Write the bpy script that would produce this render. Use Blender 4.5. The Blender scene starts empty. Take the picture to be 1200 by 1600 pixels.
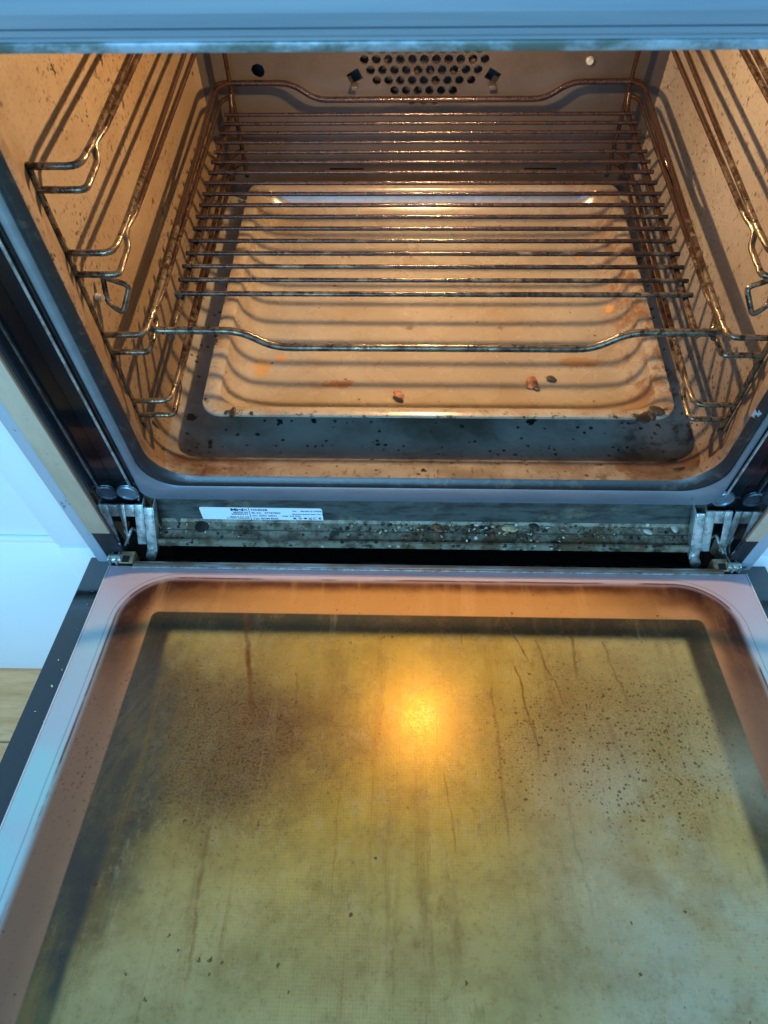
import bpy, bmesh, math, random
from mathutils import Vector, Matrix, Euler
random.seed(7)
sc = bpy.context.scene
COL = sc.collection
# ------------------------------------------------------------------ camera
PITCH, YAW, ROLL, F = 56.4623, 2.8373, -1.7102, 1126.59
def cam_axes():
    pi, ya, ro = map(math.radians, (PITCH, YAW, ROLL))
    f = Vector((0, math.cos(pi), -math.sin(pi))); r = Vector((1, 0, 0)); u = r.cross(f)
    Z = Matrix.Rotation(ya, 3, 'Z')
    f, r, u = Z @ f, Z @ r, Z @ u
    c, s = math.cos(ro), math.sin(ro)
    return c*r + s*u, -s*r + c*u, f
r_, u_, f_ = cam_axes()
cam = bpy.data.cameras.new('camera'); camo = bpy.data.objects.new('camera', cam); COL.objects.link(camo)
m = Matrix((r_, u_, -f_)).transposed().to_4x4(); m.translation = Vector((-.0186, -.3584, .5601))
camo.matrix_world = m
cam.sensor_fit = 'VERTICAL'; cam.sensor_height = 24; cam.lens = F/1600*24
cam.clip_start = .01; cam.clip_end = 50
cam.dof.use_dof = True; cam.dof.focus_distance = .60; cam.dof.aperture_fstop = 9
sc.camera = camo
# ------------------------------------------------------------------ light
w = bpy.data.worlds.new('World'); sc.world = w; w.use_nodes = True
bg = w.node_tree.nodes['Background']; bg.inputs[0].default_value = (.24, .60, 1, 1); bg.inputs[1].default_value = .24
def area(name, loc, target, size, power, color):
    l = bpy.data.lights.new(name, 'AREA'); l.shape = 'RECTANGLE'; l.size, l.size_y = size; l.energy = power; l.color = color
    o = bpy.data.objects.new(name, l); COL.objects.link(o); o.location = loc
    o.rotation_euler = (Vector(target)-Vector(loc)).to_track_quat('-Z', 'Y').to_euler()
    return o
area('window_light', (-.5, -2.3, 1.3), (0, 0, .1), (1.6, 1.3), 84, (.23, .60, 1.0))
area('kitchen_window_light', (1.5, -1.6, 1.5), (0, 0, .1), (.8, .9), 15, (.25, .63, 1.0))
LAMP = (.004, .212, .350)
pl = bpy.data.lights.new('oven_bulb_light', 'POINT'); pl.energy = 7.1; pl.color = (1, .65, .32); pl.shadow_soft_size = .006
plo = bpy.data.objects.new('oven_bulb_light', pl); COL.objects.link(plo); plo.location = LAMP
sc.view_settings.view_transform = 'Standard'; sc.view_settings.look = 'None'
sc.view_settings.exposure = .28; sc.view_settings.gamma = 1; sc.view_settings.use_curve_mapping = False
# ------------------------------------------------------------------ node helper
class V:
    def __init__(s, G, k): s.G, s.k = G, k
    def _b(s, op, o, rev=False):
        a, b = (o, s) if rev else (s, o)
        return s.G.m(op, a, b)
    def __add__(s, o): return s._b('ADD', o)
    __radd__ = __add__
    def __sub__(s, o): return s._b('SUBTRACT', o)
    def __rsub__(s, o): return s._b('SUBTRACT', o, True)
    def __mul__(s, o): return s._b('MULTIPLY', o)
    __rmul__ = __mul__
    def __truediv__(s, o): return s._b('DIVIDE', o)
    def abs(s): return s.G.m('ABSOLUTE', s)
    def max(s, o): return s._b('MAXIMUM', o)
    def min(s, o): return s._b('MINIMUM', o)
    def pow(s, o): return s._b('POWER', o)
    def sqrt(s): return s.G.m('SQRT', s)
    def sin(s): return s.G.m('SINE', s)
    def frac(s): return s.G.m('FRACT', s)
    def ss(s, a, b):      # smoothstep, a<b rising ; a>b falling
        n = s.G.nt.nodes.new('ShaderNodeMapRange'); n.interpolation_type = 'SMOOTHSTEP'
        s.G.put(n.inputs['Value'], s)
        if a < b: lo, hi, t0, t1 = a, b, 0, 1
        else: lo, hi, t0, t1 = b, a, 1, 0
        for k, v in (('From Min', lo), ('From Max', hi), ('To Min', t0), ('To Max', t1)): n.inputs[k].default_value = v
        return V(s.G, n.outputs['Result'])
class G:
    def __init__(s, name):
        s.mat = bpy.data.materials.new(name); s.mat.use_nodes = True; s.nt = s.mat.node_tree
        s.p = s.nt.nodes['Principled BSDF']; s.out = s.nt.nodes['Material Output']
        s.tc = s.nt.nodes.new('ShaderNodeTexCoord'); s.co = s.tc.outputs['Object']
        sp = s.nt.nodes.new('ShaderNodeSeparateXYZ'); s.nt.links.new(s.co, sp.inputs[0])
        s.x, s.y, s.z = (V(s, sp.outputs[i]) for i in range(3))
    def put(s, sock, v):
        if isinstance(v, V): s.nt.links.new(v.k, sock)
        elif isinstance(v, (tuple, list)): sock.default_value = (*v, 1)[:len(sock.default_value)] if len(sock.default_value) == 4 else v
        else: sock.default_value = v
    def m(s, op, *a):
        n = s.nt.nodes.new('ShaderNodeMath'); n.operation = op
        for i, v in enumerate(a): s.put(n.inputs[i], v)
        return V(s, n.outputs[0])
    def vec(s, sx=1, sy=1, sz=1, off=(0, 0, 0), warp=None):
        n = s.nt.nodes.new('ShaderNodeMapping'); s.nt.links.new(s.co if warp is None else warp.k, n.inputs[0])
        n.inputs['Scale'].default_value = (sx, sy, sz); n.inputs['Location'].default_value = off
        return V(s, n.outputs[0])
    def noise(s, scale, detail=3, rough=.55, st=(1, 1, 1), off=(0, 0, 0), dist=0):
        n = s.nt.nodes.new('ShaderNodeTexNoise'); s.nt.links.new(s.vec(*st, off=off).k, n.inputs['Vector'])
        n.inputs['Scale'].default_value = scale; n.inputs['Detail'].default_value = detail
        n.inputs['Roughness'].default_value = rough; n.inputs['Distortion'].default_value = dist
        return V(s, n.outputs['Fac'])
    def warped(s, v, sc_, amp):
        n = s.nt.nodes.new('ShaderNodeTexNoise'); s.nt.links.new(s.co, n.inputs['Vector']); n.inputs['Scale'].default_value = sc_; n.inputs['Detail'].default_value = 3
        a = s.nt.nodes.new('ShaderNodeVectorMath'); a.operation = 'SUBTRACT'; s.nt.links.new(n.outputs['Color'], a.inputs[0]); a.inputs[1].default_value = (.5, .5, .5)
        b = s.nt.nodes.new('ShaderNodeVectorMath'); b.operation = 'MULTIPLY_ADD'; s.nt.links.new(a.outputs[0], b.inputs[0]); b.inputs[1].default_value = (amp, amp, amp); s.nt.links.new(v.k, b.inputs[2])
        return V(s, b.outputs[0])
    def spots(s, scale, size, keep=.5, st=(1, 1, 1), off=(0, 0, 0)):
        """random round marks; keep = share of the cells that carry one"""
        n = s.nt.nodes.new('ShaderNodeTexVoronoi'); s.nt.links.new(s.warped(s.vec(*st, off=off), scale*4.5, .62/scale).k, n.inputs['Vector'])
        n.inputs['Scale'].default_value = scale
        sep = s.nt.nodes.new('ShaderNodeSeparateColor'); s.nt.links.new(n.outputs['Color'], sep.inputs[0])
        r = V(s, sep.outputs[0]); k = r.ss(1-keep, 1-keep+.001); q = V(s, sep.outputs[1]); sz = q*q*size*1.2+size*.25
        return s.m('LESS_THAN', V(s, n.outputs['Distance']), sz)*k
    def mix(s, f, a, b):
        n = s.nt.nodes.new('ShaderNodeMix'); n.data_type = 'RGBA'; n.clamp_factor = True
        s.put(n.inputs[0], f); s.put(n.inputs[6], a); s.put(n.inputs[7], b)
        return V(s, n.outputs[2])
    def lerp(s, f, a, b): return f*(b-a)+a if not isinstance(b, V) or True else None
    def set(s, **k):
        for n, v in k.items():
            s.put(s.p.inputs[{'base': 'Base Color', 'rough': 'Roughness', 'metal': 'Metallic', 'spec': 'Specular IOR Level', 'coat': 'Coat Weight', 'coatr': 'Coat Roughness', 'trans': 'Transmission Weight', 'alpha': 'Alpha', 'em': 'Emission Color', 'ems': 'Emission Strength', 'ior': 'IOR', 'tint': 'Specular Tint', 'ani': 'Anisotropic'}[n]], v)
    def bump(s, h, dist=.001, strength=.5):
        n = s.nt.nodes.new('ShaderNodeBump'); n.inputs['Strength'].default_value = strength; n.inputs['Distance'].default_value = dist
        s.put(n.inputs['Height'], h); s.nt.links.new(n.outputs[0], s.p.inputs['Normal'])
def rrect(g, x, y, hx, y0, y1, r):
    """signed distance to a rounded rectangle |x|<hx, y0<y<y1 (inside negative)"""
    qx = x.abs()-(hx-r); qy = (y-(y0+y1)/2).abs()-((y1-y0)/2-r)
    a = qx.max(0.0); b = qy.max(0.0)
    return (a*a+b*b).sqrt()+(qx.max(qy)).min(0.0)-r
M = {}
# enamel of the cavity walls: grey, speckled, with brown baked-on film
g = G('enamel_wall')
st = g.noise(7, 5, .6); fine = g.noise(60, 4, .6)
c = g.mix(st.ss(.35, .7), (.165, .135, .10), (.12, .075, .04))
c = g.mix(g.x.ss(.05, -.05)*.6, c, (.155, .098, .05)); c = g.mix(g.y.ss(.22, .02)*g.z.ss(.16, .30)*.5, c, (.25, .20, .15)); c = g.mix(g.x.ss(-.05, .05)*.35, c, (.235, .22, .21)); c = g.mix(fine.ss(.55, .8)*.35, c, (.12, .065, .03))  # browner left film; daylight bounce on right and lamplit upper front painted in
c = g.mix(g.noise(13, 6, .75, off=(6, 2, 1)).ss(.50, .68)*.25, c, (.10, .052, .025)); c = g.mix(g.spots(430, .32, .7, (1, 1, .7))*g.noise(9, 2).ss(.30, .55), c, (.035, .018, .010)); c = g.mix(g.spots(250, .22, .30, (1, 1, .5), off=(7, 7, 7)), c, (.03, .016, .010)); c = g.mix(g.noise(420, 3, .8).ss(.57, .66)*g.noise(8, 3, off=(3, 3, 9)).ss(.36, .56)*.8, c, (.06, .03, .017))
c = g.mix(g.spots(75, .16, .10, (1, 1, .6)), c, (.02, .015, .01))
# scorched grease at the front left and right of the rim
c = g.mix((g.y.ss(.06, .0))*g.noise(45, 5, .7).ss(.40, .6)*.6, c, (.12, .06, .03))
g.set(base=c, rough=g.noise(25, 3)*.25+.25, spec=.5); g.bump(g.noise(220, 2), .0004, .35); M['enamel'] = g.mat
g = G('enamel_floor')
c = g.mix(g.noise(9, 5, .6).ss(.4, .7), (.20, .185, .165), (.075, .060, .045))
front = g.y.ss(.06, .015)
brown = g.noise(38, 6, .72, (1, 1, 1)).ss(.44, .60)*front*(g.x.abs().ss(.07, .22)*.8+.25)
c = g.mix(brown*.85, c, (.085, .033, .016))
c = g.mix(g.noise(120, 4, .7, (2.2, .5, 1)).ss(.56, .66)*front*.7, c, (.05, .022, .012))
c = g.mix(g.spots(170, .26, .45), c, (.025, .018, .014))
c = g.mix(g.spots(60, .20, .22), c, (.012, .01, .01))
c = g.mix(g.noise(30, 5, .7, off=(3, 1, 0)).ss(.50, .62)*(g.x.ss(.08, .20)+g.noise(9, 4, off=(1, 8, 0)).ss(.5, .6)*.5)*.8, c, (.03, .025, .02))
g.set(base=c, rough=g.noise(40, 4)*.3+.2); g.bump(g.noise(160, 3), .0005, .4); M['enamel_floor'] = g.mat
g = G('enamel_back')
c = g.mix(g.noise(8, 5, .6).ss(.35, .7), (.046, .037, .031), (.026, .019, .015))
c = g.mix(g.spots(150, .2, .2), c, (.05, .03, .02))
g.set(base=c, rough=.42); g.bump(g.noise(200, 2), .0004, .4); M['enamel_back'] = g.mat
g = G('tray_enamel')
c = g.mix(g.noise(6, 5, .6).ss(.35, .7), (.255, .21, .15), (.19, .145, .095))
c = g.mix(g.noise(18, 4, .55, (1, 2.2, 1)).ss(.5, .8)*.5, c, (.20, .12, .06))
edge = rrect(g, g.x-.0085, g.y, .2045, .05, .395, .03)
c = g.mix(edge.ss(-.045, -.005)*g.noise(40, 6, .75).ss(.45, .65)*.55, c, (.16, .08, .035))
c = g.mix(edge.ss(-.05, -.01)*g.x.ss(.13, .18)*g.noise(34, 6, .78, off=(5, 5, 0)).ss(.46, .58)*.85, c, (.13, .055, .022)); c = g.mix(edge.ss(-.010, -.001)*g.noise(90, 5, .8, off=(2, 0, 0)).ss(.56, .62), c, (.02, .013, .01))
def blob(g, cx, cy, rx, ry, amp=1.1, sc_=130, off=0):
    d = ((g.x-cx)/rx); e = ((g.y-cy)/ry)
    return ((d*d+e*e).sqrt()+(g.noise(sc_, 5, .75, off=(off, 0, 0))-.5)*2.2*amp).ss(1.0, .75)
for cx, cy, rx, ry, col, k in ((-.079, .113, .017, .0055, (.20, .06, .02), 1), (-.139, .146, .006, .004, (.42, .14, .02), 2),
        (.147, .143, .022, .007, (.20, .09, .03), 3), (.184, .214, .004, .0065, (.42, .17, .03), 4), (-.155, .133, .008, .014, (.33, .17, .05), 5),
        (.075, .19, .004, .004, (.10, .07, .04), 6), (-.015, .19, .004, .004, (.10, .06, .04), 7), (.165, .30, .004, .005, (.40, .14, .02), 8),
        (-.16, .355, .03, .02, (.20, .13, .06), 9)):
    c = g.mix(blob(g, cx, cy, rx, ry, off=k)*.75, c, col)
c = g.mix(g.spots(150, .16, .22), c, (.09, .04, .02))
scr = g.noise(5, 6, .7, (1, 26, 1), dist=.4).ss(.60, .72)*.3
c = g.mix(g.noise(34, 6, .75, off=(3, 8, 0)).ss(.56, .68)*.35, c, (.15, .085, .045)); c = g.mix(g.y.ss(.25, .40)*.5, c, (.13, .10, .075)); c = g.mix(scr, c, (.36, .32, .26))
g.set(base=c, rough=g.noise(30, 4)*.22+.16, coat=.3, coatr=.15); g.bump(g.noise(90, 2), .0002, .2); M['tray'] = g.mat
# wires
def wire_mat(name, amount, base):
    g = G(name)
    b = (g.noise(55, 5, .7)*.8+g.y*amount+base).ss(.24, .66)
    c = g.mix(b, (.32, .25, .165), (.024, .011, .007))
    c = g.mix(g.noise(160, 4, .75).ss(.48, .60)*.85, c, (.010, .006, .005))
    g.set(base=c, metal=b*-.75+.98, rough=b*.02+g.noise(200, 3, .7)*.20+.02, spec=.38); g.bump(g.noise(520, 3, .75), .0005, .6)
    return g.mat
M['runner'] = wire_mat('runner_wire_metal', 1.5, .06); M['rack'] = wire_mat('rack_wire_metal', 1.3, .30)
g = G('frame_steel'); n = g.noise(14, 4, .6, (1, 1, 4))
c = g.mix(n.ss(.4, .7)*.5, (.30, .38, .44), (.20, .24, .27)); c = g.mix(g.spots(70, .10, .10), c, (.08, .06, .05))
g.set(base=c, metal=.75, rough=n*.2+.26); M['frame'] = g.mat
g = G('rubber_seal'); n = g.noise(80, 5, .7)
c = g.mix(n.ss(.54, .66), (.014, .015, .016), (.06, .045, .03)); c = g.mix(g.spots(60, .3, .10), c, (.30, .31, .31))
g.set(base=c, rough=.38, spec=.6); g.bump(n, .0008, .5); M['seal'] = g.mat
g = G('black_gloss'); n = g.noise(20, 5, .6)
g.set(base=g.mix(g.spots(110, .10, .12), (.008, .009, .012), (.35, .35, .33)), rough=n.ss(.4, .7)*.12+.06, coat=.3); M['black'] = g.mat
g = G('smeared_black'); n = g.noise(26, 5, .7); g.set(base=g.mix(n.ss(.5, .6), (.006, .006, .008), (.05, .045, .04)), rough=n.ss(.45, .6)*.4+.08); M['smear'] = g.mat
g = G('black_side_wall'); g.set(base=(.010, .011, .014), rough=.06, spec=1.0, coat=1.0, coatr=.02); M['blackwall'] = g.mat
g = G('dark_recess'); g.set(base=(.012, .013, .016), rough=.5); M['dark'] = g.mat
g = G('fascia_steel'); n = g.noise(5, 5, .65, (.3, 1, 9))
g.set(base=g.mix(n.ss(.35, .65), (.29, .38, .44), (.20, .29, .36)), metal=.35, rough=n*.3+.2); M['fascia'] = g.mat
g = G('fascia_lower_edge'); n = g.noise(40, 6, .7, (.5, 1, 1))
g.set(base=g.mix(n.ss(.42, .62), (.10, .12, .10), (.34, .40, .44)), metal=.3, rough=.4); M['fascia_lip'] = g.mat
g = G('zinc'); n = g.noise(120, 5, .7)
g.set(base=g.mix(n.ss(.4, .65), (.60, .62, .58), (.26, .25, .21)), metal=.55, rough=n*.25+.18); M['zinc'] = g.mat
g = G('brass_zinc'); n = g.noise(90, 4, .7)
g.set(base=g.mix(n.ss(.45, .65), (.85, .62, .36), (.55, .40, .24)), metal=.8, rough=.28); M['brass'] = g.mat
g = G('channel_galvanised'); n = g.noise(70, 6, .75); n2 = g.noise(22, 5, .7)
c = g.mix(n.ss(.42, .62), (.25, .215, .15), (.085, .060, .035)); c = g.mix(n2.ss(.50, .62)*.8, c, (.12, .065, .025)); c = g.mix(g.noise(45, 5, .75, off=(9, 9, 9)).ss(.55, .63)*.9, c, (.02, .014, .010)); c = g.mix((g.y+.0085).abs().ss(.0009, .0002)*.8, c, (.02, .015, .012))
c = g.mix(g.spots(190, .35, .4), c, (.03, .02, .018)); c = g.mix(g.spots(260, .3, .08, off=(1, 2, 3)), c, (.5, .42, .30))
g.set(base=c, metal=.15, rough=.5); g.bump(n, .001, .6); M['channel'] = g.mat
g = G('channel_back'); n = g.noise(30, 5, .7, (1, 1, 3))
c = g.mix(n.ss(.4, .65), (.10, .11, .10), (.045, .045, .04)); c = g.mix(g.noise(24, 5, .7, off=(4, 4, 4)).ss(.55, .66)*.6, c, (.24, .21, .13))
g.set(base=c, metal=.3, rough=.4); M['channel_back'] = g.mat
g = G('white_paint'); g.set(base=(.80, .82, .83), rough=.38); M['white'] = g.mat
g = G('niche_board'); n = g.noise(16, 6, .65, (1, 1, .35)); n2 = g.noise(70, 5, .7)
c = g.mix(n.ss(.35, .65), (.58, .42, .29), (.42, .30, .20)); c = g.mix(n2.ss(.62, .72)*.6, c, (.25, .22, .2))
g.set(base=c, rough=.5); M['board'] = g.mat
g = G('edge_trim'); n = g.noise(60, 5, .75, (1, 1, .5))
c = g.mix(n.ss(.60, .68), (.42, .46, .52), (.09, .09, .10)); g.set(base=c, rough=.42, metal=.2); M['edge'] = g.mat
g = G('wood_floor'); yy = g.y*9.0; n = g.noise(6, 6, .65, (1, 9, 1)); n2 = g.noise(22, 5, .7, (1, 10, 1))
c = g.mix(n.ss(.35, .65), (1.0, .46, .20), (.80, .34, .13)); c = g.mix(n2.ss(.5, .7)*.5, c, (.45, .22, .10))
c = g.mix(yy.frac().ss(.03, .0), c, (.07, .04, .02)); g.set(base=c, rough=.4); M['woodfloor'] = g.mat
g = G('label_paper'); g.set(base=(.74, .80, .84), rough=.35); M['label'] = g.mat
g = G('print_ink'); g.set(base=(.012, .013, .02), rough=.5); M['ink'] = g.mat
g = G('bulb_cover_glass'); g.set(base=(1, .8, .5), em=(1, .60, .25), ems=2.0, rough=.3); M['lampglass'] = g.mat
# ---- scorched door glass
g = G('scorched_door_glass'); X, L = g.x, g.y*-1.0
wob = (g.noise(9, 4, .6)-.5)*.006
d1 = rrect(g, X+wob*.25, L+wob*.4, .2585, .0135, .70, .045)       # edge of the seal's print
d2 = rrect(g, X, L, .2285, .0515, .60, .006)                       # window of the printed pane
d3 = rrect(g, X+wob*.5, L+wob*.3, .2090, .0710, .58, .004)                       # dotted pane below it
streak = g.noise(42, 5, .65, (1, .10, 1)); cloud = g.noise(9, 5, .62, off=(2, 7, 0)); cl2 = g.noise(26, 5, .7, off=(5, 2, 0))
# clean pane outside the seal : painted reflections, pale lilac to cyan
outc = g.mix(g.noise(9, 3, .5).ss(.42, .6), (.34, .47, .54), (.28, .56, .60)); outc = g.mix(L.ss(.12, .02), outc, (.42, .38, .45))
ring = (d1.abs()).ss(.0016, .0002)*g.noise(14, 4).ss(.42, .55)+((d1-.0045).abs()).ss(.0010, .0002)*.35
# printed border, scorched dark at its outer rim, tan inwards
t = (d1*-1.0+(cl2-.5)*.010)
topw = L.ss(.17, .055)
bord = g.mix(t.ss(.014, .034), (.12, .038, .010), (.38, .20, .085))
bord = g.mix(t.ss(-.001, .005)*t.ss(.030, .012)*(.75+topw*.2), bord, (.075, .024, .012)); bord = g.mix(t.ss(-.001, .003)*t.ss(.022, .010)*X.abs().ss(.17, .235)*topw*.9, bord, (.030, .010, .008)); bord = g.mix(g.noise(20, 5, .7, off=(7, 3, 0)).ss(.42, .62)*.5, bord, (.17, .075, .032))
bord = g.mix(topw*t.ss(.006, .018)*X.abs().ss(.25, .10)*.85, bord, (.50, .25, .075))
bord = g.mix((1.0-topw)*.80, bord, (.20, .125, .085))
bord = g.mix(streak.ss(.5, .72)*.25*topw, bord, (.70, .38, .15))
c = g.mix(d1.ss(.003, -.005), outc, bord)
# window : dark strip, then the dotted pane
strip = g.mix(L.ss(.08, .22), (.036, .026, .015), (.030, .042, .045)); strip = g.mix(cloud.ss(.4, .7)*.5, strip, (.060, .044, .022))
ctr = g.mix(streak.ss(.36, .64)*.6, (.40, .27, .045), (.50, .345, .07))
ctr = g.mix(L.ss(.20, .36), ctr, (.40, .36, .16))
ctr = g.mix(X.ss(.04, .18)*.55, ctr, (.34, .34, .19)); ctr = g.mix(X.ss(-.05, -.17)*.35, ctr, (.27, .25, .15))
px, py = (X+L)*490.0, (X-L)*490.0
s1 = (px*math.pi*1.0).sin(); s2 = (py*math.pi*1.0).sin()
dots = (s1*s2).ss(.05, .55)
dm = g.noise(8, 3, .5, off=(1, 5, 2)).ss(.40, .60)
ctr = g.mix(dots*(dm*.18+.0), ctr, (.10, .085, .045))
c_in = g.mix(d3.ss(.0030, -.0045), strip, ctr)
c_in = g.mix(cloud.ss(.50, .72)*.45, c_in, (.20, .12, .04)); c_in = g.mix(g.noise(55, 5, .7, (1, .35, 1), off=(8, 8, 0)).ss(.60, .70)*.4, c_in, (.15, .085, .03)); c_in = g.mix(g.noise(6, 4, .6, off=(6, 1, 0)).ss(.45, .6)*.35*L.ss(.18, .3), c_in, (.22, .21, .07))
# baked stains: two purple-brown patches where the seal steams, runs along the door
def patch(cx, cl, rx, rl, off):
    a, b = (X-cx)/rx, (L-cl)/rl
    return ((a*a+b*b).sqrt()+(g.noise(14, 6, .72, off=(off, 0, 0))-.5)*1.3).ss(1.25, .45)
pL = patch(-.165, .170, .120, .080, 1); pR = patch(.135, .165, .10, .075, 2)
grain = g.noise(620, 3, .8, off=(3, 3, 0)).ss(.46, .58)
c_in = g.mix(pL*(grain*.30+.68).min(1.0), c_in, (.070, .037, .030))
c_in = g.mix(patch(-.215, .20, .040, .12, 7)*.97, c_in, (.030, .030, .040))
c_in = g.mix(pR*(grain*.45+.25), c_in, (.115, .062, .028))
c_in = g.mix(g.noise(26, 6, .7, (1, .16, 1), off=(9, 0, 0)).ss(.56, .72)*.55, c_in, (.19, .115, .04))
c_in = g.mix(g.noise(60, 6, .7, (1, .07, 1), off=(4, 3, 0)).ss(.60, .75)*.5, c_in, (.42, .33, .16))
def run(x0, l0, x1, l1, wdt, wob_, off):
    tt = ((L-l0)/(l1-l0)); px_ = X-(x0+0.0)-(tt*(x1-x0))-(g.noise(28, 5, .62, (.02, 1, 1), off=(off, off, 0))-.5)*wob_*1.6
    return ((px_.abs())/(g.noise(60, 3, .6, off=(off, 0, off))*1.6+.15)).ss(wdt*1.3, wdt*.2)*tt.ss(-.02, .02)*tt.ss(1.02, .7)*(g.noise(70, 4, .7, off=(0, off, 0)).ss(.30, .60)*.65+.35)
for a, op in ((( .060, .040, .082, .100, .0010, .006, 1), .95), (( .070, .100, .080, .190, .0011, .006, 1.5), .6), (( .088, .075, .104, .140, .0009, .008, 2), .6), (( .118, .060, .116, .120, .0016, .008, 3), .45),
              ((-.152, .045, -.126, .160, .0026, .004, 4), .75), (( .128, .140, .150, .230, .0022, .010, 5), .35), ((.142, .075, .150, .14, .0012, .008, 9), .4), ((.028, .055, .030, .085, .0007, .006, 6), .6),
              ((-.145, .230, -.138, .33, .0016, .006, 7), .4), ((.012, .19, .018, .25, .0008, .005, 8), .35), ((-.03, .10, -.035, .17, .0008, .006, 10), .2), ((.05, .12, .052, .25, .0013, .006, 11), .4),
              ((-.10, .11, -.095, .20, .0012, .006, 12), .3), ((.09, .17, .10, .30, .0011, .008, 13), .35), ((-.06, .20, -.06, .30, .0010, .006, 14), .15), ((-.02, .26, -.022, .34, .0020, .006, 15), .15)):
    c_in = g.mix(run(*a)*min(1, op*1.35), c_in, (.105, .030, .010))
c_in = g.mix(g.noise(70, 6, .7, (1, .035, 1), off=(14, 3, 0)).ss(.58, .70)*g.noise(7, 3, off=(2, 2, 0)).ss(.4, .6)*.22, c_in, (.46, .38, .18))
c_in = g.mix(g.noise(48, 5, .7, (1, .05, 1), off=(24, 5, 0)).ss(.56, .70)*.45, c_in, (.17, .085, .025))
c_in = g.mix(g.noise(15, 6, .8, (1, .5, 1), off=(1, 15, 0), dist=.6).ss(.52, .70)*.40, c_in, (.19, .12, .05))
c_in = g.mix(g.noise(5, 4, .6, off=(11, 4, 0)).ss(.42, .62)*L.ss(.12, .24)*X.ss(.02, .16)*.85, c_in, (.36, .42, .32))  # pale green-grey reflection painted over the lower right
inn = d3.ss(.003, -.0045)*(1.0-pL*.75)*(1.0-pR*.4)*.85+.12
c_in = g.mix(g.noise(22, 7, .78, off=(31, 2, 0)).ss(.42, .66)*.42*inn, c_in, (.16, .105, .035))
c_in = g.mix(g.noise(75, 5, .8, (1, .6, 1), off=(3, 22, 0)).ss(.50, .66)*.30*inn, c_in, (.42, .36, .19))
c_in = g.mix(g.noise(150, 4, .8, off=(13, 2, 0)).ss(.54, .66)*.28*inn, c_in, (.12, .075, .03))
c_in = g.mix(g.noise(3.2, 3, .6, off=(0, 9, 0)).ss(.44, .60)*.30*inn, c_in, (.17, .14, .055))
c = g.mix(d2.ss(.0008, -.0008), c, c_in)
sp1 = g.spots(360, .30, .42)*(pL*.55+pR*1.2+.20).min(1.0); sp2 = g.spots(150, .15, .16); sp3 = g.spots(420, .34, .6, off=(1, 1, 0))*(pL*.7+pR).min(1.0)
for sp, op in ((sp1, .75), (sp2, .8), (sp3, .7)): c = g.mix(sp*d1.ss(.0, -.006)*op, c, (.060, .027, .012))
c = g.mix(g.spots(60, .035, .10, off=(5, 5, 0)), c, (.7, .7, .62))
c = g.mix(ring.min(1.0), c, (.12, .05, .03))
inside = d2.ss(.001, -.001)
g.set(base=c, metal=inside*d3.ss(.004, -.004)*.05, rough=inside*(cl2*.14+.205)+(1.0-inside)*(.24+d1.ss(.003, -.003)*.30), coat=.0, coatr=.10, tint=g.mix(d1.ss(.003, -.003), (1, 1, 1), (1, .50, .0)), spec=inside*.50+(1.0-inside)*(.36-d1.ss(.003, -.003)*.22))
g.bump(cl2+grain*.3, .0003, .2)
M['doorglass'] = g.mat
g = G('trim_bar'); n = g.noise(25, 4, .6, (1, 3, 3))
g.set(base=g.mix(n.ss(.4, .65), (.30, .20, .14), (.42, .38, .35)), metal=.6, rough=.3); M['trim'] = g.mat
g = G('pane_edge'); g.set(base=(.45, .55, .62), rough=.15, spec=.8); M['paneedge'] = g.mat
def crumbmat(name, a, b, scale=300):
    g = G(name); g.set(base=g.mix(g.noise(scale, 4, .7).ss(.4, .65), a, b), rough=.6); g.bump(g.noise(scale*2, 3), .0008, .7); return g.mat
M['crumb_orange'] = crumbmat('crumb_toasted', (.27, .095, .04), (.10, .03, .014)); M['crumb_black'] = crumbmat('crumb_charred', (.008, .006, .005), (.025, .014, .009))
M['crumb_brown'] = crumbmat('crumb_brown', (.14, .07, .03), (.06, .03, .015)); M['crumb_tan'] = crumbmat('crumb_tan', (.50, .36, .2), (.30, .17, .08)); M['crumb_white'] = crumbmat('crumb_pale', (.62, .56, .45), (.45, .38, .28))
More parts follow.
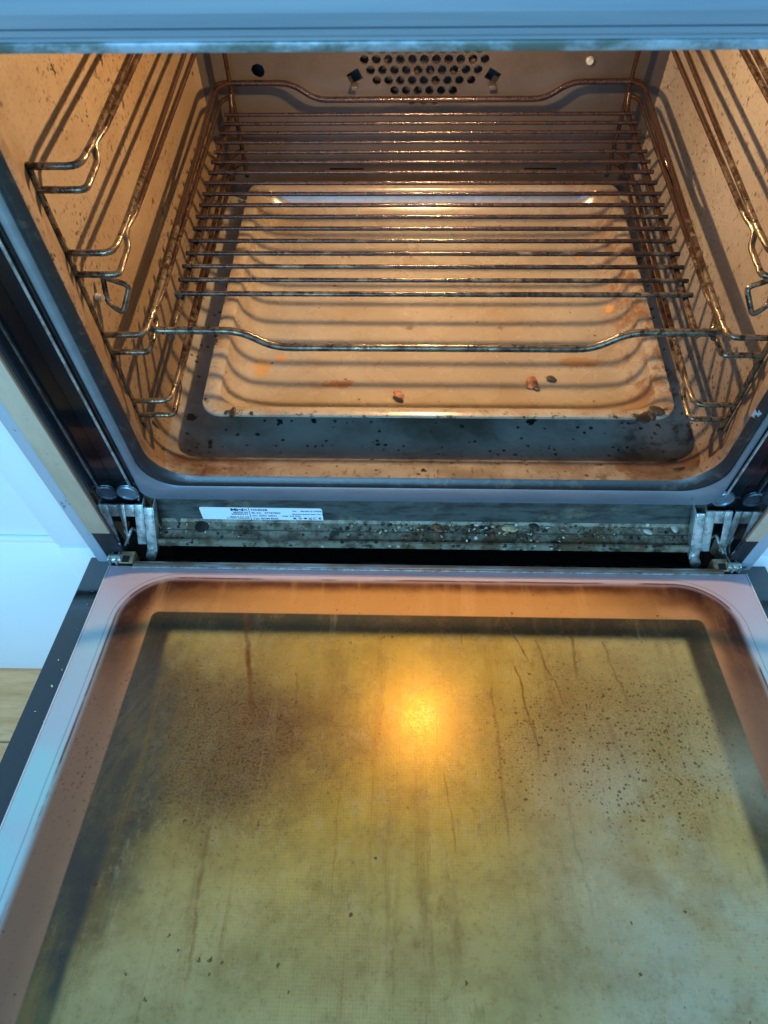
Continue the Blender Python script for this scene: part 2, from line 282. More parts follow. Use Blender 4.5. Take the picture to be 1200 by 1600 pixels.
# ------------------------------------------------------------------ mesh helpers
class MB:
    def __init__(s): s.bm = bmesh.new()
    def box(s, x0, x1, y0, y1, z0, z1, bev=0):
        r = bmesh.ops.create_cube(s.bm, size=1); vs = r['verts']
        for v in vs: v.co = Vector(((x0+x1)/2+v.co.x*(x1-x0), (y0+y1)/2+v.co.y*(y1-y0), (z0+z1)/2+v.co.z*(z1-z0)))
        if bev:
            es = list({e for v in vs for e in v.link_edges}); bmesh.ops.bevel(s.bm, geom=es, offset=bev, segments=2, affect='EDGES', profile=.5)
        return s
    def tube(s, pts, rad, seg=10, bend=.006, n=4, closed=False):
        pts = [Vector(p) for p in pts]
        out = []
        k = len(pts)
        for i, p in enumerate(pts):
            if not closed and i in (0, k-1) or bend == 0: out.append(p); continue
            a, b = pts[(i-1) % k], pts[(i+1) % k]
            da, db = (a-p), (b-p); la = min(bend, da.length*.45); lb = min(bend, db.length*.45)
            A, B = p+da.normalized()*la, p+db.normalized()*lb
            for j in range(n+1):
                t = j/n; out.append(A*(1-t)**2+p*2*t*(1-t)+B*t*t)
        P = out; K = len(P); rings = []; up = None
        for i, p in enumerate(P):
            if closed: t = (P[(i+1) % K]-P[i-1]).normalized()
            else: t = (P[min(i+1, K-1)]-P[max(i-1, 0)]).normalized()
            if up is None: up = t.orthogonal().normalized()
            up = (up-t*up.dot(t)).normalized(); q = t.cross(up)
            rings.append([s.bm.verts.new(p+(up*math.cos(2*math.pi*j/seg)+q*math.sin(2*math.pi*j/seg))*rad) for j in range(seg)])
        rng = range(K) if closed else range(K-1)
        for i in rng:
            a, b = rings[i], rings[(i+1) % K]
            for j in range(seg): s.bm.faces.new((a[j], a[(j+1) % seg], b[(j+1) % seg], b[j]))
        if not closed:
            s.bm.faces.new(rings[0][::-1]); s.bm.faces.new(rings[-1])
        return s
    def loft(s, rings, closed=True, cap=False):
        R = [[s.bm.verts.new(p) for p in r] for r in rings]
        for a, b in zip(R, R[1:]):
            n = len(a)
            for j in range(n if closed else n-1): s.bm.faces.new((a[j], a[(j+1) % n], b[(j+1) % n], b[j]))
        if cap: s.bm.faces.new(R[-1])
        return s
    def poly(s, pts, vec):
        """prism: polygon pts extruded by vec"""
        a = [s.bm.verts.new(p) for p in pts]; b = [s.bm.verts.new(Vector(p)+Vector(vec)) for p in pts]
        s.bm.faces.new(a[::-1]); s.bm.faces.new(b)
        for i in range(len(a)): j = (i+1) % len(a); s.bm.faces.new((a[i], a[j], b[j], b[i]))
        return s
    def cyl(s, c, ax, r, h, seg=24, r2=None):
        ax = Vector(ax).normalized(); rot = Vector((0, 0, 1)).rotation_difference(ax).to_matrix().to_4x4()
        bmesh.ops.create_cone(s.bm, cap_ends=True, segments=seg, radius1=r, radius2=r if r2 is None else r2, depth=h, matrix=Matrix.Translation(Vector(c)+ax*h/2) @ rot)
        return s
    def build(s, name, mat, parent=None, smooth=True, loc=(0, 0, 0)):
        bmesh.ops.recalc_face_normals(s.bm, faces=s.bm.faces)
        if any(loc): bmesh.ops.translate(s.bm, verts=s.bm.verts, vec=-Vector(loc))
        me = bpy.data.meshes.new(name); s.bm.to_mesh(me); s.bm.free(); me.materials.append(mat)
        if smooth:
            for p in me.polygons: p.use_smooth = True
            me.set_sharp_from_angle(angle=math.radians(38))
        o = bpy.data.objects.new(name, me); COL.objects.link(o); o.location = loc; o.parent = parent
        return o
def tag(o, label=None, cat=None, group=None, kind=None):
    if label: o['label'] = label
    if cat: o['category'] = cat
    if group: o['group'] = group
    if kind: o['kind'] = kind
    return o
def empty(name, loc, label, cat, parent=None, rot=(0, 0, 0)):
    o = bpy.data.objects.new(name, None); COL.objects.link(o); o.location = loc; o.rotation_euler = rot; o.parent = parent; o.empty_display_size = .05
    if label: tag(o, label, cat)
    return o
def ring(hx, z0, z1, r, y, cx=0, seg=8):
    pts = []
    for sx, sz, a0 in ((1, 1, 0), (-1, 1, 90), (-1, -1, 180), (1, -1, 270)):
        ccx, ccz = cx+sx*(hx-r), (z1-r if sz > 0 else z0+r)
        for k in range(seg+1):
            a = math.radians(a0+90*k/seg); pts.append(Vector((ccx+r*math.cos(a), y, ccz+r*math.sin(a))))
    return pts
# ------------------------------------------------------------------ setting
fl = MB().box(-3, 3, -3, 1.0, -.37, -.351).build('floor', M['woodfloor'], smooth=False); tag(fl, kind='structure')
# ------------------------------------------------------------------ OVEN
oven = empty('oven', (0, 0, 0), 'open built-in oven with scorched glass door folded down and its lamp lit', 'oven')
CX = .003
# cavity
prof = [(.2325, .0722, .440, .036, -.001), (.2315, .0705, .441, .036, .003), (.2345, .0672, .441, .037, .011), (.2400, .0612, .441, .038, .024), (.2440, .0530, .441, .038, .038),
        (.2455, .0480, .441, .036, .060), (.2440, .0480, .441, .035, .20), (.2420, .0480, .441, .03, .36), (.2405, .0490, .440, .028, .405), (.236, .053, .436, .026, .4195)]
R = [ring(a, b, c_, r, y, CX, 10) for a, b, c_, r, y in prof]
nseg = len(R[0])
# walls and floor as separate part meshes of the one cavity
def strip(idx, name, mat):
    mb = MB(); mb.loft([[r[i] for i in idx] for r in R], closed=False); return mb.build(name, mat, oven)
# ring order: corner TR(0..10), TL(11..21), BL(22..32), BR(33..43)
strip(list(range(27, 39)), 'cavity_floor', M['enamel_floor'])
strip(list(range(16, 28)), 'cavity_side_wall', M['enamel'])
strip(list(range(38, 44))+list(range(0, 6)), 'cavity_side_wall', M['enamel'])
strip(list(range(5, 17)), 'cavity_ceiling', M['enamel'])
# back wall, with real holes cut for the fan grille
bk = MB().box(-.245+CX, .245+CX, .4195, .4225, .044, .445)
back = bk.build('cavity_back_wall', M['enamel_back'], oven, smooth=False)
cut = bmesh.new()
FX, FZ, FR = -.003, .2275, .064
holes = []
for i in range(-9, 10):
    for j in range(-9, 10):
        x = FX+(j+(i % 2)*.5)*.0121; z = FZ+i*.0100
        if (x-FX)**2+(z-FZ)**2 < FR*FR: holes.append((x, z))
for x, z in holes: bmesh.ops.create_cone(cut, cap_ends=True, segments=14, radius1=.0045, radius2=.0045, depth=.02, matrix=Matrix.Translation((x, .421, z)) @ Matrix.Rotation(math.pi/2, 4, 'X'))
bmesh.ops.create_cone(cut, cap_ends=True, segments=8, radius1=.0072, radius2=.0072, depth=.02, matrix=Matrix.Translation((-.1725, .421, .1975)) @ Matrix.Rotation(math.pi/2, 4, 'X'))
def cutbox(x0, x1, z0, z1, rot=0):
    bmesh.ops.create_cube(cut, size=1, matrix=Matrix.Translation(((x0+x1)/2, .421, (z0+z1)/2)) @ Matrix.Rotation(rot, 4, 'Y') @ Matrix.Diagonal((x1-x0, .02, z1-z0, 1)))
cutbox(-.0810, -.0670, .186, .197, -.5); cutbox(.0600, .0740, .186, .197, .5)
cutbox(-.1080, -.0680, .0895, .0930); cutbox(.1130, .1500, .0895, .0930)
cme = bpy.data.meshes.new('cut'); cut.to_mesh(cme); cut.free(); co = bpy.data.objects.new('cut', cme); COL.objects.link(co)
md = back.modifiers.new('b', 'BOOLEAN'); md.object = co; md.operation = 'DIFFERENCE'; md.solver = 'EXACT'
bpy.context.view_layer.update()
dg = bpy.context.evaluated_depsgraph_get(); nm = bpy.data.meshes.new_from_object(back.evaluated_get(dg)); back.modifiers.clear(); back.data = nm
bpy.data.objects.remove(co); bpy.data.meshes.remove(cme)
MB().box(-.25, .255, .447, .45, .04, .445).build('fan_chamber', M['dark'], oven, smooth=False)
# fan behind the grille
fan = MB()
fan.cyl((FX, .446, FZ), (0, -1, 0), .018, .006)
for k in range(16):
    a = 2*math.pi*k/16
    fan.tube([(FX+.016*math.cos(a), .440, FZ+.016*math.sin(a)), (FX+.060*math.cos(a+.25), .438, FZ+.060*math.sin(a+.25))], .0028, 6)
fan.build('fan_wheel', M['enamel_back'], oven)
for x, z, sgn in ((-.074, .1905, 1), (.067, .1905, -1)):
    MB().box(x-.0035, x+.0035, .409, .4190, z-.008, z-.004, .0006).build('retaining_tab', M['enamel_back'], oven)
sb = MB().cyl((.1616, .4192, .2065), (0, -1, 0), .0065, .0008); wsh = sb.build('screw_washer', M['enamel_back'], oven)
MB().cyl((.1616, .4178, .2065), (0, -1, 0), .0042, .003, 18, .003).build('screw', M['zinc'], wsh)
# ceiling lamp
lh = MB().cyl((.004, .212, .4405), (0, 0, -1), .030, .045, 32, .024).build('lamp_holder', M['enamel_back'], oven)
MB().cyl((.004, .212, .3955), (0, 0, -1), .022, .006, 32, .018).build('lamp_cover', M['lampglass'], lh)
# front frame
def fr(rings, name, mat): return MB().loft(rings).build(name, mat, oven)
fo = [ring(.2500, .0395, .475, .014, y, CX*.5, 10) for y in (.012, -.002)]
fo += [ring(.2488, .0408, .473, .013, -.0035, CX*.5, 10), ring(.2455, .0540, .465, .020, -.0038, CX*.5, 10), ring(.2440, .0585, .462, .027, -.0028, CX*.7, 10), ring(.2425, .0605, .460, .030, -.0015, CX*.7, 10)]
fr(fo, 'front_frame', M['frame'])
fr([ring(.2425, .0605, .459, .030, -.0012, CX*.7, 10), ring(.2412, .0618, .457, .031, -.0042, CX, 10), ring(.2385, .0650, .453, .033, -.0058, CX, 10), ring(.2355, .0690, .449, .035, -.0048, CX, 10), ring(.2325, .0722, .4400, .036, -.001, CX, 10)], 'door_seal', M['seal'])
# body shell hiding the outside, recess planes beside and under the frame
MB().box(-.276, -.2485, .0015, .012, -.07, .43).build('side_recess', M['blackwall'], oven, smooth=False)
MB().box(.2515, .268, .0015, .012, -.07, .43).build('side_recess', M['blackwall'], oven, smooth=False)
MB().box(-.272, -.270, -.034, .0015, .006, .46, .0004).build('side_panel', M['blackwall'], oven, smooth=False)
MB().box(.268, .270, -.034, .0015, .006, .46, .0004).build('side_panel', M['blackwall'], oven, smooth=False)
MB().box(-.27, .27, .46, .47, -.1, .45).build('rear_casing', M['dark'], oven, smooth=False)
# thin bright steel strip between frame and recess
for sx, x in ((-1, -.2555), (1, .2555)):
    MB().tube([(x, -.001, .05), (x, -.001, .43)], .0011, 6).build('edge_strip', M['zinc'], oven)
# crumb channel below the frame
MB().box(-.245, .247, .0010, .003, -.002, .0395).build('channel_back_plate', M['channel_back'], oven, smooth=False)
ch = MB()
ch.loft([[Vector((x, y, z)) for x in (-.243, .245)] for y, z in ((.0008, .003), (-.001, .0002), (-.008, -.0006), (-.0085, -.0016), (-.016, -.002), (-.0195, -.0012), (-.0205, .0012), (-.0225, .0014), (-.0235, -.006))], closed=False)
ch.build('crumb_channel', M['channel'], oven, smooth=False)
MB().box(-.30, .30, -.012, .03, -.090, -.072).build('lower_panel', M['dark'], oven, smooth=False)
# black glossy sheet seen in the slot between channel and door
MB().box(-.27, .275, .010, .012, -.09, -.006).build('slot_back', M['black'], oven, smooth=False)
# control panel above
pan = MB()
P = [(-.030, .4245), (-.0460, .4240), (-.0475, .4255), (-.0476, .4285), (-.0508, .4292), (-.0520, .4300), (-.0525, .4325), (-.0498, .4332), (-.0498, .4340), (-.0560, .4346), (-.0575, .4400), (-.0580, .520), (-.03, .520)]
pan.poly([Vector((-.31, y, z)) for y, z in P], (.62, 0, 0)); pan.build('control_panel', M['fascia'], oven, smooth=False)
MB().box(-.30, .30, -.0486, -.028, .4222, .4264, .0010).build('panel_lower_edge', M['fascia_lip'], oven)
# rating label with its writing
lab = empty('rating_label_pivot', (0, 0, 0), None, None)
bpy.data.objects.remove(lab)
Lz0, Lz1, Lx0, Lx1, Ly = .0012, .0222, -.2040, -.0925, .0006
pts = []
for (x, z, a0) in ((Lx1-.002, Lz1-.002-.0005, 0), (Lx0+.002, Lz1-.002, 90), (Lx0+.002, Lz0+.002, 180), (Lx1-.002, Lz0+.0015, 270)):
    for k in range(5): a = math.radians(a0+22.5*k); pts.append(Vector((x+.002*math.cos(a), Ly, z+.002*math.sin(a))))
label = MB().poly(pts, (0, .0004, 0)).build('rating_label', M['label'], oven, smooth=False)
tag(label, 'white rating label with small black print')
def text(s, x, z, size, bold=0.0, wide=1.0, align='LEFT', name='lettering'):
    cu = bpy.data.curves.new('t', 'FONT'); cu.body = s; cu.size = size; cu.offset = bold; cu.align_x = align; cu.extrude = .00003
    t = bpy.data.objects.new('t', cu); COL.objects.link(t); bpy.context.view_layer.update()
    me = bpy.data.meshes.new_from_object(t.evaluated_get(bpy.context.evaluated_depsgraph_get())); bpy.data.objects.remove(t)
    me.materials.clear(); me.materials.append(M['ink'])
    for v in me.vertices: v.co = Vector((x+v.co.x*wide, Ly-.0002-v.co.z, z-.0024+v.co.y))
    o = bpy.data.objects.new(name, me); COL.objects.link(o); o.parent = label; return o
text('Miele', -.1605, .0197, .0052, .00022, 1.35, 'RIGHT')
text('MADE IN\nGERMANY', -.1605, .0162, .0029, .00004, 1.15, 'RIGHT')
text('Miele & Cie. KG\nD-33332 Gütersloh', -.1605, .0090, .0023, .00003, 1.15, 'RIGHT')
MB().box(-.1592, -.1587, Ly-.0002, Ly+.0001, .0015, .0220).build('divider_line', M['ink'], label, smooth=False)
text('H4402B', -.1572, .0200, .0042, .00006, 1.1)
text('M.-Nr.  07787850', -.1572, .0154, .0033, .00004, 1.1)
text('AC 230V 50Hz', -.1572, .0108, .0033, .00004, 1.1)
text('Typ: BOM 8205', -.1572, .0062, .0033, .00004, 1.1)
text('max. 3,5 kW', -.1300, .0108, .0030, .00004, 1.1)
text('Nr.   60/061513005', -.1195, .0190, .0030, .00004, 1.1)
text('Electrical Energy Exam.-Nr. 0746374', -.1200, .0143, .0022, .00004, 1.08)
text('C \u20ac', -.1020, .0066, .0046, .00006, 1.1)
# four small approval marks
def mark(i):
    x = -.1205+i*.0049; z0 = .0043; mb = MB(); y0, y1 = Ly-.00022, Ly
    if i in (0, 2):
        mb.poly([Vector((x, y0, z0)), Vector((x+.0019, y0, z0+.0030)), Vector((x+.0038, y0, z0))], (0, .0002, 0)) if i == 0 else mb.poly([Vector((x, y0, z0+.0014)), Vector((x+.0019, y0, z0+.0030)), Vector((x+.0038, y0, z0+.0014)), Vector((x+.0019, y0, z0))], (0, .0002, 0))
    elif i == 1:
        mb.tube([Vector((x+.0019+.0014*math.cos(a), y0, z0+.0015+.0014*math.sin(a))) for a in [k*math.pi/6 for k in range(12)]], .0002, 5, 0, closed=True); mb.box(x+.0017, x+.0021, y0, y1, z0+.0002, z0+.0028)
    else:
        mb.tube([(x, y0, z0), (x+.0030, y0, z0+.0030)], .0002, 5); mb.tube([(x+.0030, y0, z0), (x, y0, z0+.0030)], .0002, 5); mb.box(x, x+.003, y0, y1, z0-.0006, z0-.0003)
    mb.build('approval_mark', M['ink'], label, smooth=False)
for i in range(4): mark(i)
# hinges : receiver plate with a slot, arm, brass-coloured foot, dished screw
def hinge(sx, xc):
    X = lambda d: xc+sx*d
    def bx(mb, a, b, *r, **k): x0, x1 = sorted((X(a), X(b))); return mb.box(x0, x1, *r, **k)
    h = empty('door_hinge', (xc, 0, 0), None, None, oven)
    loc = (xc, 0, 0)
    def bl(mb, name, mat, par=h, **k):
        bmesh.ops.translate(mb.bm, verts=mb.bm.verts, vec=-Vector(loc)); return mb.build(name, mat, par, **k)
    def shear(mb):
        for v in mb.bm.verts:
            k = .034-v.co.z; v.co.y -= k*.45; v.co.x += sx*k*.10
    rc = MB()                                                   # plate with an open slot, leaning out at the foot
    bx(rc, -.0110, -.0040, -.0065, -.0048, -.004, .0345, bev=.0005); bx(rc, .0045, .0110, -.0065, -.0048, -.004, .0345, bev=.0005)
    bx(rc, -.0040, .0045, -.0066, -.0049, .0235, .0343, bev=.0005)
    bx(rc, -.0120, -.0108, -.0065, .006, -.004, .0345, bev=.0004); shear(rc)
    bl(rc, 'receiver_plate', M['zinc'])
    br = MB(); bx(br, -.0215, -.0135, -.0110, -.0095, -.008, .036, bev=.0012); bx(br, -.0225, -.0212, -.0110, .002, -.008, .036, bev=.0006)
    br.cyl((X(-.0170), -.010, -.009), (0, -1, 0), .0048, .004, 16); shear(br); bl(br, 'bracket', M['zinc'])
    br = MB(); bx(br, -.0110, .0110, .0020, .0034, -.03, .0345); bl(br, 'receiver_box', M['dark'])
    ds = MB().cyl((X(-.001), .0005, .046), (0, -1, 0), .0095, .0012, 28, .0085); ds.tube([(X(-.001)+.0082*math.cos(k*math.pi/12), -.0012, .046+.0082*math.sin(k*math.pi/12)) for k in range(24)], .0013, 6, 0, closed=True); dd = bl(ds, 'screw_dish', M['frame'])
    s2 = MB().cyl((X(-.001), -.0012, .046), (0, -1, 0), .0048, .0028, 20, .0036); s2.build('screw', M['zinc'], None, loc=loc).parent = dd
    # arm : two cheeks and a hooked latch
    am = MB()
    for d in (.0005, .0065):
        am.poly([Vector((X(d+.0125), -.004, -.014)), Vector((X(d+.0125), -.012, -.006)), Vector((X(d+.0125), -.030, -.002)), Vector((X(d+.0125), -.046, .004)), Vector((X(d+.0125), -.047, -.008)), Vector((X(d+.0125), -.030, -.016)), Vector((X(d+.0125), -.008, -.030))], (sx*.0012, 0, 0))
    bx(am, .0130, .0202, -.034, -.020, -.0040, -.0026, bev=.0003)
    am.cyl((X(.0105), -.040, -.002), (sx, 0, 0), .0042, .0115, 16)
    bl(am, 'hinge_arm', M['zinc'])
    lt = MB().tube([(X(.0050), -.006, -.012), (X(.0045), -.011, .004), (X(.0050), -.015, .0075), (X(.0075), -.018, .002), (X(.0100), -.028, .001)], .0014, 8); bl(lt, 'latch_hook', M['zinc'])
    bt = MB(); bx(bt, -.0010, .0120, -.0455, -.0330, -.0020, -.0006, bev=.0005); bx(bt, -.0010, .0003, -.0455, -.0330, -.014, -.0006, bev=.0005); bl(bt, 'hinge_foot', M['brass'])
    dk = MB(); bx(dk, -.0010+.004, .0095, -.0445, -.0380, -.0007, -.0002); bl(dk, 'foot_slot', M['dark'])
hinge(-1, -.2620); hinge(1, .2560)
# ------------------------------------------------------------------ door
TILT = 13.3918
door = empty('door', (0, -.0483, 0), None, None, oven, (math.radians(-TILT), 0, 0))
def dbox(x0, x1, l0, l1, n0, n1, bev=0): return MB().box(x0, x1, -l1, -l0, n0, n1, bev)
dbox(-.2806, .2806, 0, .46, -.004, 0, .0007).build('inner_glass', M['doorglass'], door)
dbox(-.2600, .2620, -.0045, .0005, -.0035, .0016, .0008).build('glass_rail', M['trim'], door)
dbox(-.2600, .2620, .0007, .0026, .0002, .0011, .0003).build('rail_lip', M['zinc'], door)
dbox(-.2760, .2760, .004, .46, -.026, -.0045).build('inner_frame', M['dark'], door, smooth=False)
for s_ in (-1, 1):
    x0, x1 = sorted((s_*.2807, s_*.2818)); dbox(x0, x1, .0, .46, -.0042, .0004, .0003).build('glass_edge', M['paneedge'], door)
dbox(-.3180, .3200, -.036, .48, -.034, -.028, .0012).build('outer_panel', M['black'], door)
dbox(-.262, .262, -.024, -.002, -.020, -.017, .0008).build('inner_lower_sheet', M['smear'], door)
# ------------------------------------------------------------------ shelf runners (parts of the oven, hooked to the walls)
def runner(side):
    sx = -1 if side == 'L' else 1
    xw = -.2385 if side == 'L' else .2415      # upright at the wall
    xi = -.2085 if side == 'L' else .2110
    rr = empty('shelf_runner', (xw, .034, .1), None, None, oven)
    loc = (xw, .034, .1)
    def T(pts, r, bend=.008, name='runner_wire'):
        mb = MB().tube(pts, r, 10, bend); o = mb.build(name, M['runner'], None, loc=loc); o.parent = rr; o.location = (0, 0, 0); return o
    T([(xw-.001*sx*-1, .034, .094), (xw, .034, .322), (xw, .035, .3275)], .0022, 0, 'front_upright')
    xr = xw-sx*.040
    T([(xr, .398, .096), (xr, .398, .372)], .0022, 0, 'rear_upright')
    for z in (.110, .1805, .2505, .3115, .391):
        zu = z+(.0165 if z < .3 else .0145)
        T([(xw, .034, zu), (xi, .034, zu), (xi-sx*.0015, .060, zu), (xr+sx*.012, .385, zu), (xr, .398, zu)], .0022)
        if z < .39:
            T([(xw, .0335, z), (xi+sx*.001, .0335, z), (xi+sx*.0015, .064, z), (xi+sx*.0035, .070, z+.0070), (xi+sx*.0005, .088, z+.0072), (xr+sx*.010, .385, z+.004), (xr, .398, z+.004)], .0022, .005)
    # fixing eye screwed to the wall
    xe = -.236 if side == 'L' else .239
    T([(xe, .062, .226), (xe-sx*.018, .060, .220), (xe-sx*.010, .050, .203), (xe, .054, .210), (xe, .062, .226)], .0020, .004, 'fixing_eye')
    mb = MB().cyl((xe+sx*.004, .050, .218), (-sx, -.3, 0), .0030, .005, 16, .0022); o = mb.build('fixing_screw', M['zinc'], None, loc=loc); o.parent = rr; o.location = (0, 0, 0)
runner('L'); runner('R')
# ------------------------------------------------------------------ baking tray
TX, TY, TZ = .0085, .2225, .092
tray = empty('baking_tray', (TX, TY, .050), 'stained beige enamel baking tray lying on the oven floor under the wire rack', 'baking tray')
def tr(hx, hy, r, z, seg=8):
    pts = []
    for sx, sy, a0 in ((1, 1, 0), (-1, 1, 90), (-1, -1, 180), (1, -1, 270)):
        for k in range(seg+1):
            a = math.radians(a0+90*k/seg); pts.append(Vector((TX+sx*(hx-r)+r*math.cos(a), TY+sy*(hy-r)+r*math.sin(a), z)))
    return pts
HX, HY = .2045, .1725
rg = [tr(HX-.001, HY-.001, .018, TZ-.004), tr(HX, HY, .019, TZ-.0022), tr(HX-.0006, HY-.0006, .019, TZ-.0006), tr(HX-.003, HY-.003, .018, TZ), tr(HX-.010, HY-.009, .016, TZ-.0006), tr(HX-.0135, HY-.0115, .022, TZ-.0025)]
for k in range(1, 8):
    a = k/7*math.pi/2
    ins = .014+.030*(1-math.cos(a))*1.0; dz = .0025+.0245*math.sin(a)
    rg.append(tr(HX-ins, HY-ins*.95, .022+.018*(k/7), TZ-dz))
rg.append(tr(HX-.052, HY-.050, .035, TZ-.0278))
rg.append(tr(.05, .04, .02, TZ-.0285))
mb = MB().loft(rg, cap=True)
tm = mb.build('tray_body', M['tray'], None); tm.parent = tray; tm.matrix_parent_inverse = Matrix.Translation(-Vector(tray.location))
# burnt-on flakes on the front rim
random.seed(3)
def lump(c, r, sq=(1, 1, .5), seed=0, mat='crumb_black', name='crumb', sub=2, parent=None, jag=.35):
    rnd = random.Random(seed); bm = bmesh.new(); bmesh.ops.create_icosphere(bm, subdivisions=sub, radius=r)
    dirs = [(Vector((rnd.gauss(0, 1), rnd.gauss(0, 1), rnd.gauss(0, 1))).normalized(), rnd.uniform(-jag, jag)) for _ in range(7)]
    for v in bm.verts:
        n = v.co.normalized(); k = 1+sum(a*max(0, n.dot(d))**3 for d, a in dirs); v.co = Vector((v.co.x*k*sq[0], v.co.y*k*sq[1], v.co.z*k*sq[2]))
    bmesh.ops.rotate(bm, verts=bm.verts, cent=(0, 0, 0), matrix=Matrix.Rotation(rnd.uniform(0, 6.28), 3, 'Z'))
    me = bpy.data.meshes.new(name); bm.to_mesh(me); bm.free(); me.materials.append(M[mat])
    for p in me.polygons: p.use_smooth = False
    o = bpy.data.objects.new(name, me); COL.objects.link(o); o.location = c
    if parent: o.parent = parent; o.matrix_parent_inverse = Matrix.Translation(-Vector(parent.location))
    return o
for i, (x, y, r) in enumerate(((-.167, .0515, .0045), (-.172, .052, .0032), (.184, .0500, .0075), (.194, .058, .0085), (.178, .053, .0045), (.189, .0515, .006), (-.15, .051, .0025), (.16, .0505, .002))):
    lump((x, y, TZ+.0004), r, (1, .6, .22), 40+i, 'crumb_black', 'burnt_crust', parent=tray, jag=.65)
# crumbs lying on the tray, each of its own
for x, y, r, mt, lb in ((.0990, .1160, .0058, 'crumb_orange', 'largest reddish toasted crumb on the tray, left of a small black one'),
        (.1185, .1205, .0042, 'crumb_black', 'small jagged black crumb on the tray right of the big reddish crumb'),
        (.1025, .1085, .0028, 'crumb_black', 'flat dark sliver of crumb just in front of the big reddish crumb'),
        (-.0235, .0955, .0044, 'crumb_orange', 'brown crumb alone near the middle of the tray front edge')):
    tag(lump((x, y, TZ-.0272+.001 if y > .1 else TZ-.0225), r*1.05, (1.25, .75, .24), int(x*9999), mt, 'crumb', jag=.6), lb, 'crumb')
# crumbs on the cavity floor in front of the tray
for x, y, z, r, lb in ((.002, .034, .0525, .0026, 'small black crumb on the dark oven floor below the middle of the tray'), (.163, .033, .0525, .0034, 'largest black crumb on the dark oven floor at the right front'),
        (-.196, .052, .0505, .0024, 'small black crumb on the oven floor left of the tray corner')):
    tag(lump((x, y, z), r, (1.2, .7, .35), int(abs(x)*9999)+5, 'crumb_black', 'crumb', jag=.6), lb, 'crumb')
# ------------------------------------------------------------------ wire rack
rk = empty('oven_rack', (0, .2, .178), 'brown-stained steel wire rack with seventeen crossbars resting in the side runners', 'oven rack')
def rt(pts, r, name, bend=.012, closed=False, n=5):
    mb = MB().tube(pts, r, 12, bend, n, closed); o = mb.build(name, M['rack'], None, loc=(0, .2, .178)); o.parent = rk; o.location = (0, 0, 0); return o
xa, xb, zf = -.2125, .2135, .1905
rt([(xa, .046, zf), (-.142, .046, zf), (-.118, .0435, .1765), (.1205, .0435, .1765), (.145, .046, zf), (xb, .046, zf), (xb, .225, zf), (xb+.004, .235, zf-.007), (xb+.004, .262, zf-.007), (xb, .272, zf), (xb, .398, .196), (.143, .398, .196), (.118, .393, .182), (-.112, .393, .182), (-.137, .398, .196), (xa, .398, .196),
    (xa, .272, zf), (xa-.004, .262, zf-.007), (xa-.004, .235, zf-.007), (xa, .225, zf)], .0029, 'outer_frame', .012, True)
YB = [.1015+i*.01685 for i in range(17)]
for x in (-.199, .2015):
    rt([(x, .049, .1885), (x, .0530, .186), (x, .0600, .1745), (x, .386, .1745), (x, .394, .187)], .0026, 'side_rod', .006)
rt([(-.2035, YB[0], .1786), (.2060, YB[0], .1786)], .0021, 'crossbar', 0)
for y in YB[1:]: rt([(-.2035, y, .1786), (.2060, y, .1786)], .00185, 'crossbar', 0)
for i, (x, y) in enumerate(((-.195, .047), (.207, .047), (-.2, .10), (.2, .118))):
    lump((x, y, .1855 if i < 2 else .177), .0034, (1, .7, .7), 70+i, 'crumb_black', 'burnt_crust', parent=rk)
# ------------------------------------------------------------------ debris in the channel
for i, (x, y, r, mt, lb) in enumerate(((-.205, -.006, .0078, 'crumb_black', 'large flat dark brown flake in the channel below the label'), (.078, -.004, .0058, 'crumb_tan', 'pinkish tan crumb, the largest in the channel right of the middle'),
        (.228, -.001, .0045, 'crumb_white', 'pale white crumb at the right end of the crumb channel'), (.203, -.006, .0036, 'crumb_white', 'small pale crumb second from the right end of the channel'),
        (.012, -.004, .0042, 'crumb_orange', 'orange crumb in the channel near its middle'), (.101, -.002, .0046, 'crumb_black', 'round black crumb in the channel right of the pinkish crumb'))):
    tag(lump((x, y, .0005), r, (1.2, .75, .40) if i else (1.1, .9, .15), 11+i, mt, 'crumb'), lb, 'crumb')
def scatter(name, n, fn, mats, rr, seed, lb):
    rnd = random.Random(seed); bm = bmesh.new(); slots = list(mats)
    for _ in range(n):
        p = fn(rnd); r = rnd.uniform(*rr)*(1 if rnd.random() < .85 else 1.8); res = bmesh.ops.create_icosphere(bm, subdivisions=1, radius=r)
        Rm = Euler((rnd.uniform(-.4, .4), rnd.uniform(-.4, .4), rnd.uniform(0, 6.3))).to_matrix(); s = Vector((rnd.uniform(.7, 1.8), rnd.uniform(.5, 1), rnd.uniform(.25, .7))); mi = rnd.randrange(len(slots))
        for v in res['verts']:
            v.co = Rm @ Vector((v.co.x*s.x, v.co.y*s.y, v.co.z*s.z))*rnd.uniform(.8, 1.2)+Vector(p)
        for f in {f for v in res['verts'] for f in v.link_faces}: f.material_index = mi
    me = bpy.data.meshes.new(name); bm.to_mesh(me); bm.free()
    for s in slots: me.materials.append(M[s])
    o = bpy.data.objects.new(name, me); COL.objects.link(o); tag(o, lb, 'crumbs', kind='stuff'); return o
def chf(r):
    x = r.gauss(r.choice((-.02, .03, .06, .105, .15)), .018) if r.random() < .72 else r.uniform(-.235, .24)
    return (max(-.238, min(.24, x)), r.choice((r.gauss(-.010, .005), r.gauss(.003, .005))).__abs__()*-1 if r.random() < .6 else r.uniform(-.018, .012), .0004)
scatter('channel_debris', 360, chf, ['crumb_black', 'crumb_tan', 'crumb_black', 'crumb_orange', 'crumb_black', 'crumb_brown', 'crumb_brown', 'crumb_white'], (.0004, .0015), 5, 'mixed brown, black and pale crumbs strewn along the metal channel')
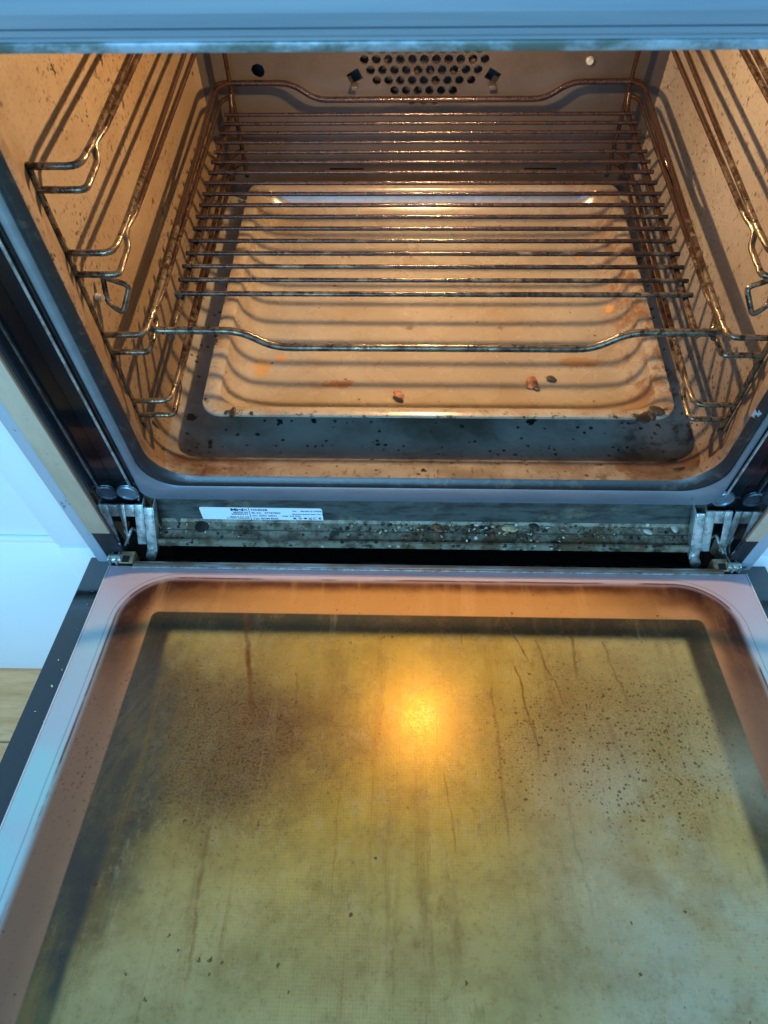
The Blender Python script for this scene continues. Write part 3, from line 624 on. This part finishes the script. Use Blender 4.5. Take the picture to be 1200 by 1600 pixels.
def flf(r):
    x = r.uniform(-.2, .2); y = r.uniform(.026, .05); return (x, y, .0525-(y-.026)*.08)
scatter('floor_debris', 90, flf, ['crumb_black'], (.0004, .0013), 9, 'fine black crumbs scattered over the oven floor in front of the tray')
def dpf(r):
    l = r.uniform(-.005, .33)**1; x = -.301+r.gauss(0, .009); t = math.radians(TILT)
    if r.random() < .25: x = .302+r.gauss(0, .006)
    n = -.0275; return (x, -.0483-l*math.cos(t)+n*math.sin(t), l*math.sin(t)+n*math.cos(t))
scatter('door_edge_debris', 34, dpf, ['crumb_white'], (.0003, .0009), 12, 'tiny pale crumbs on the black edge of the open door')
# ------------------------------------------------------------------ kitchen units beside the oven
def unit(sx, x0, lbl):
    u = empty('kitchen_cabinet', (sx*(x0+.35), .1, -.35), lbl, 'cabinet')
    def B(a, b, y0, y1, z0, z1, name, mat, bev=.001):
        p, q = sorted((sx*a, sx*b)); o = MB().box(p, q, y0, y1, z0, z1, bev).build(name, M[mat], None); o.parent = u; o.matrix_parent_inverse = Matrix.Translation(-Vector(u.location)); return o
    B(x0, x0+.70, .04, .5, -.335, .6, 'carcass', 'white')
    B(x0+.002, x0+.70, .03, .45, -.351, -.335, 'plinth', 'white')
    def front(z0, z1):
        fr_ = B(x0+.040, x0+.66, -.0135, -.0005, z0+.0, z1-.0, 'door_panel' if z0 > -.1 else 'drawer_front', 'white', .0005)
        B(x0+.001, x0+.0405, -.020, -.0008, z0, z1, 'stile', 'white', .0015)
    front(-.0140, .60); front(-.349, -.0190)
    B(x0+.0405, x0+.66, -.0175, -.0136, -.0140, -.006, 'rail', 'white', .001)
    return u
unit(-1, .3025, 'white painted kitchen cabinet beside the oven on the left'); unit(1, .2960, 'white kitchen cabinet beside the oven on the right')
for sx, a, b, c_, d in ((-1, .2722, .2900, .2902, .3020), (1, .2702, .2830, .2832, .2955)):
    hs = 'left' if sx < 0 else 'right'
    p, q = sorted((sx*a, sx*b)); o = MB().box(p, q, -.036, .02, .034, .60, .0006).build('niche_board', M['board']); tag(o, 'narrow beige board edge along the %s side of the oven' % hs, 'board')
    p, q = sorted((sx*c_, sx*d)); o = MB().box(p, q, -.034, .02, -.02, .60, .002).build('edge_trim', M['edge']); tag(o, 'grey speckled edge strip between beige board and %s cabinet' % hs, 'trim')
    p, q = sorted((sx*a, sx*b)); o = MB().box(p, q, -.034, .02, -.35, .032, .0006).build('casing_side', M['dark'], oven)
sc.render.engine = 'CYCLES'
